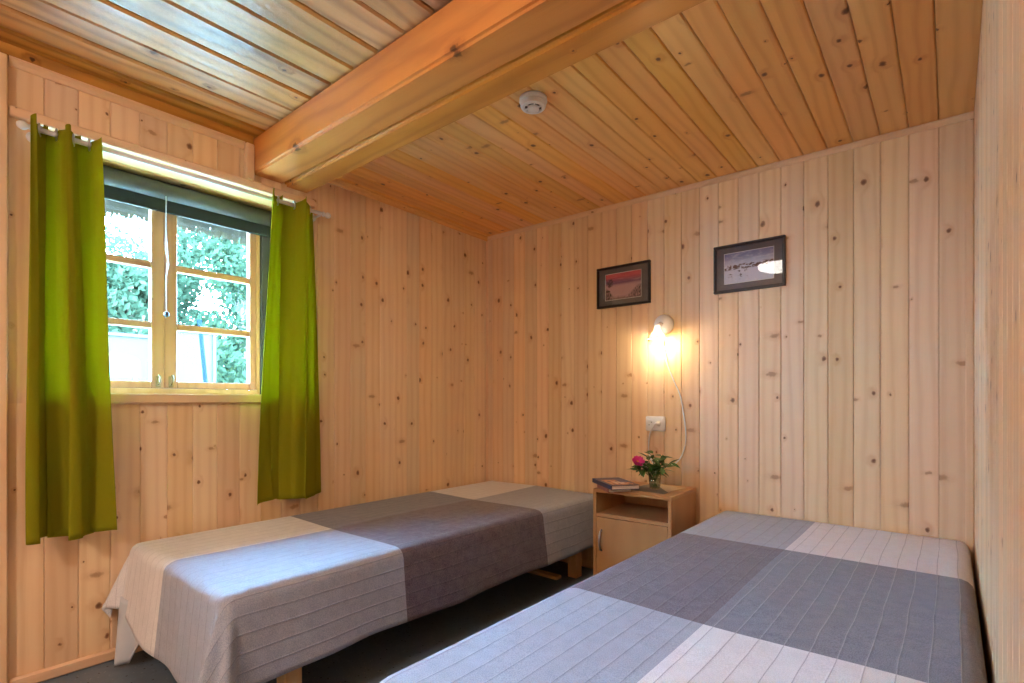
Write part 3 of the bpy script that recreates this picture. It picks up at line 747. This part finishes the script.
picture('black-framed print of a pink sunset over water', .852, 1.171, 1.4665, 1.691, print_sunset(), (.109, .073))
picture('black-framed print of a snowy shore in grey blue', 1.500, 1.814, 1.4665, 1.6915, print_winter(), (.110, .073))

# ---------------------------------------------------------------- wall lamp, cord, socket
LX, LZ = 1.243, 1.345
wl = thing('wall_lamp', 'small white wall lamp switched on between the two pictures', 'lamp', (LX, YB, LZ))
MB().lathe([(.0, 0), (.052, 0), (.052, -.010), (.046, -.018), (.028, -.024), (.0, -.025)], 32, 'Y', caps=False).build('base', 'white_metal', wl, True)
for v in wl.children: pass
MB().tube([(0, -.020, 0), (0, -.050, .004), (0, -.075, -.006), (0, -.082, -.018)], .007, 12).build('arm', 'white_metal', wl, True)
MB().lathe([(.012, 0), (.016, -.004), (.018, -.022), (.036, -.052), (.048, -.066), (.0465, -.066), (.034, -.051), (.016, -.022), (.013, -.006)], 28, at=(0, -.082, -.014), caps=False).build('shade', 'shade', wl, True)
MB().lathe([(.001, -.020), (.009, -.022), (.012, -.030), (.021, -.046), (.023, -.058), (.018, -.070), (.008, -.077), (.001, -.078)], 20, at=(0, -.082, -.014), caps=False).build('bulb', 'bulb', wl, True)
ld = bpy.data.lights.new('wall_lamp_light', 'POINT'); ld.energy = LAMP_WALL; ld.color = (1, .74, .42); ld.shadow_soft_size = .02
lo = link('wall_lamp_light', ld, wl, (0, -.082, -.100))
cordpts = [(662, 337), (664, 350), (668, 366), (674, 381), (680, 395), (683, 411), (685.5, 428), (685.5, 443), (681, 457), (674, 464), (666, 467), (658, 466), (652, 461), (649, 452), (648.6, 444), (651, 434), (655, 427), (658, 423.5)]
P3 = [ony(a, b, YB-.012) for a, b in cordpts]
P3[-1].y -= .032; P3[-2].y -= .026; P3[-3].y -= .014
def smooth_path(p, n=6):
    out = []
    for i in range(len(p)-1):
        a, b, c, d = p[max(i-1, 0)], p[i], p[i+1], p[min(i+2, len(p)-1)]
        for k in range(n):
            t = k/n; out.append(.5*((2*b)+(c-a)*t+(2*a-5*b+4*c-d)*t*t+(3*b-a-3*c+d)*t**3))
    return out+[p[-1]]
cp = smooth_path(P3); org = Vector((P3[0].x, YB-.007, P3[0].z))
MB().tube([p-org for p in cp], .0036, 8).build('cord', 'white_plastic', wl, True, org-Vector((LX, YB, LZ)))
pe = P3[-1]
MB().tube([(pe.x, pe.y, pe.z), (pe.x+.004, pe.y+.018, pe.z), (pe.x+.005, YB-.016, pe.z)], [.006, .012, .014], 14).build('plug', 'white_plastic', wl, True, (-LX, -YB, -LZ))
so = thing('wall_socket', 'white double wall socket above the nightstand with one plug in', 'socket', (1.199, YB-.0005, .833))
bm_ = MB().box((-.054, -.014, -.039), (.054, 0, .039), .008, seg=3); autosmooth(bm_.build('cover_plate', 'white_plastic', so), 30)
for sx in (-.026, .022):
    MB().lathe([(.0195, -.0142), (.0195, -.0155), (.0175, -.0155), (.0170, -.0143)], 24, 'Y', at=(sx, 0, 0), caps=False).build('outlet_rim', 'white_plastic', so, True)
    for s2 in (-.0095, .0095): MB().lathe([(.0, -.0142), (.0026, -.0142), (.0026, -.0148), (.0, -.0148)], 10, 'Y', at=(sx+s2*.7, 0, s2*.7), caps=False).build('pin_hole', 'grey_plastic', so)

# ---------------------------------------------------------------- smoke detector
DX, DY = 1.214, 1.512; DZ = zr(DX, DY)
sd = thing('smoke_detector', 'round white smoke detector on the plank ceiling beside the beam', 'smoke detector', (DX, DY, DZ))
MB().lathe([(.0, 0), (.050, 0), (.051, -.012), (.048, -.016), (.0, -.016)], 32, caps=False).build('mount', 'white_plastic', sd, True)
autosmooth(MB().lathe([(.0, -.016), (.046, -.016), (.047, -.026), (.043, -.034), (.032, -.036), (.031, -.030), (.0, -.030)], 32, caps=False).build('body', 'white_plastic', sd))
MB().lathe([(.0, -.0302), (.0300, -.0302), (.0300, -.0312), (.0, -.0312)], 32, caps=False).build('vent_ring', 'grey_plastic', sd)
autosmooth(MB().lathe([(.0, -.0312), (.019, -.0312), (.022, -.036), (.020, -.041), (.010, -.043), (.0, -.043)], 28, caps=False).build('cap', 'white_plastic', sd))
for k in range(6):
    a = k*math.pi/3+.3; r_ = Matrix.Rotation(a, 3, 'Z')
    MB().box((.019, -.0018, -.0365), (.034, .0018, -.0312), rot=r_).build('vent_rib', 'white_plastic', sd)

# ---------------------------------------------------------------- ceiling lamps (one mirrored in the picture glass, one unseen, added behind the camera as fill)
def bowl_lamp(label, x, y, drop, mat):
    z = zl(x)-.004
    t = thing('ceiling_lamp', label, 'lamp', (x, y, z))
    MB().lathe([(.0, 0), (.055, 0), (.052, -.018), (.012, -.024), (.012, -drop), (.0, -drop)], 28, caps=False).build('canopy', 'white_metal', t, True)
    prof = [(.001, -drop-.062)] + [(.155*math.sin(a), -drop-.062*math.cos(a)) for a in [i*math.pi/2/10 for i in range(1, 11)]]
    MB().lathe(prof + [(.150, -drop), (.001, -drop+.003)], 36, caps=False).build('bowl', mat, t, True)
bowl_lamp('frosted bowl ceiling lamp over the foot of the beds, out of frame', 1.30, .46, .055, 'bowl_glow')
bowl_lamp('added fill lamp with frosted bowl, unseen behind the camera', 1.35, -.95, .40, 'rear_fill_glow')

# ================================================================ outdoors
gd = MB(); gv = []; gf = []
for i in range(13):
    for j in range(13):
        x = -.45-i*1.1; y = -6+j*1.6
        gv.append((x, y, .25+.12*min(-x, 5.0)+random.uniform(-.03, .03)))
for i in range(12):
    for j in range(12): k = i*13+j; gf.append((k, k+1, k+14, k+13))
g = gd.add(gv, gf).build('ground', 'grass'); struct(g)
# thatched eave: each straw a thin blade, joined
th = MB(); rr = random.Random(4)
for k in range(2200):
    y = rr.uniform(-.2, 1.9); x = -.46-rr.uniform(0, .08); zlow = 1.782-.008*math.sin(y*5)+rr.uniform(-.022, .022)+(-.46-x)*.4
    dx, dy = rr.uniform(-.02, .02), rr.uniform(-.012, .012); wd_ = rr.uniform(.0018, .0038)
    th.add([(x, y-wd_, zlow), (x, y+wd_, zlow), (x+.13+dx, y+wd_+dy, zlow+.34), (x+.13+dx, y-wd_+dy, zlow+.34)], [(0, 1, 2, 3)])
th.box((-.42, -.3, 2.03), (-.302, 2.2, 2.20))
te = th.build('thatch_eave', 'straw'); tag(te, 'fringe of grey thatch straw hanging outside above the window', 'thatch'); te['kind'] = 'stuff'
# white panels
def gz(x): return .25+.12*min(-x, 5.0)
def panel(label, x, y0, y1, z1, tilt=0):
    z0 = gz(x)-.05
    t = thing('garden_screen', label, 'screen', (x, (y0+y1)/2, z0)); hw = (y1-y0)/2; h = z1-z0
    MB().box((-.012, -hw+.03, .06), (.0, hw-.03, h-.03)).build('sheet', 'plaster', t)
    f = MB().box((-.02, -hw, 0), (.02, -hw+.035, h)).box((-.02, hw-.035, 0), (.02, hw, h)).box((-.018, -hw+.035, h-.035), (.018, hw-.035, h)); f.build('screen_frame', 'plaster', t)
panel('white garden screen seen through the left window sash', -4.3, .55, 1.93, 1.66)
panel('white garden screen seen through the right window sash', -4.25, 1.96, 2.50, 1.76)
pl = MB().tube([onx(206.5, 392, -2.5), onx(199.5, 320, -2.5)], .016, 10)
b0 = onx(206.5, 392, -2.5); b1 = onx(199.5, 320, -2.5); foot = b0 + (b0-b1)*((b0.z-gz(-2.5))/(b1.z-b0.z))
po = MB().tube([Vector((0, 0, 0)), b1-foot], .016, 12).lathe([(.02, 0), (.02, .03)], 12).build('garden_pole', 'pole', None, True, foot)
tag(po, 'dark leaning pole outside the right window sash', 'pole')
# garden chair
gc = thing('garden_chair', 'white plastic garden chair standing outside the left window pane', 'chair', (-3.3, 1.20, gz(-3.3)), R(8))
MB().box((-.22, -.22, .38), (.22, .22, .41), .012, seg=2).build('seat', 'chair_plastic', gc)
bk = []
for i in range(15):
    a = math.pi*i/14; bk.append((.20, -.235*math.cos(a), .62+.10*math.sin(a)**.6))
bkv = [(.205+.0, y, .50) for _, y, _ in bk] + bk; n = len(bk)
fs = [(i, i+1, n+i+1, n+i) for i in range(n-1)]
o = MB().add(bkv, fs).build('backrest', 'chair_plastic', gc); md = o.modifiers.new('t', 'SOLIDIFY'); md.thickness = .02
for sx in (-.19, .19):
    for sy in (-.19, .19):
        MB().tube([(sx*1.12, sy*1.12, 0), (sx, sy, .38)] + ([(sx*1.05, sy, .52)] if sx > 0 else []), .022, 8).build('leg', 'chair_plastic', gc, True)
# trees and shrubs
def tree(label, x, y, h, crown_r, seed, nleaf=5200, low=.3):
    rr = random.Random(seed); t = thing('tree', label, 'tree', (x, y, gz(x)-.03), 0, 'trees outside the window')
    tr = MB().tube([(0, 0, 0), (.05, .03, h*.35), (-.04, .06, h*.7), (0, 0, h*.92)], [.11, .09, .06, .02], 9).build('trunk', 'bark', t, True)
    for k in range(4):
        a = rr.uniform(1.8, 4.5); z0 = h*rr.uniform(.3, .7)
        MB().tube([(0, .03, z0), (math.cos(a)*crown_r*.4, math.sin(a)*crown_r*.4, z0+.3), (math.cos(a)*crown_r*.8, math.sin(a)*crown_r*.8, z0+.7)], [.04, .028, .01], 6).build('branch', 'bark', t, True)
    blobs = [(Vector((rr.uniform(-1, 1)*crown_r*.7, rr.uniform(-1, 1)*crown_r*.8, h*rr.uniform(low, .95))), rr.uniform(.35, .6)*crown_r) for _ in range(26)]
    m = MB(); vs = []; fs = []
    for k in range(nleaf):
        c, r_ = blobs[k % len(blobs)]
        d = Vector((rr.gauss(0, 1), rr.gauss(0, 1), rr.gauss(0, 1))).normalized()*r_*rr.uniform(.55, 1.05)
        p = c+d; s = rr.uniform(.04, .07)
        a = Vector((rr.gauss(0, 1), rr.gauss(0, 1), rr.gauss(0, 1))).normalized(); b = a.orthogonal().normalized()
        i = len(vs); vs += [p-a*s, p+b*s*.5, p+a*s, p-b*s*.5]; fs.append((i, i+1, i+2, i+3))
    me = bpy.data.meshes.new('foliage'); me.from_pydata([tuple(v) for v in vs], [], fs); me.materials.append(M['leaf_out'])
    o = link('foliage', me, t); o['kind'] = 'stuff'
tree('leafy tree filling the left window sash view', -6.9, .4, 2.8, 1.1, 31, 17000, low=.16)
tree('leafy tree filling the right window sash view', -6.6, 3.75, 2.75, 1.15, 32, 17000, low=.10)
tree('tallest leafy tree between the two sash views, farthest off', -12.4, 2.9, 4.4, 2.0, 33, 17000, low=.12)
tree('leafy tree far left, mostly behind the left curtain', -9.4, -2.2, 2.9, 1.2, 34, 7000, low=.15)
tree('leafy tree at the right edge of the window view', -9.6, 6.4, 3.2, 1.4, 35, 17000, low=.12)
tree('small leafy tree just behind the white garden screens', -5.4, 1.95, 1.75, .45, 36, 6000, low=.3)
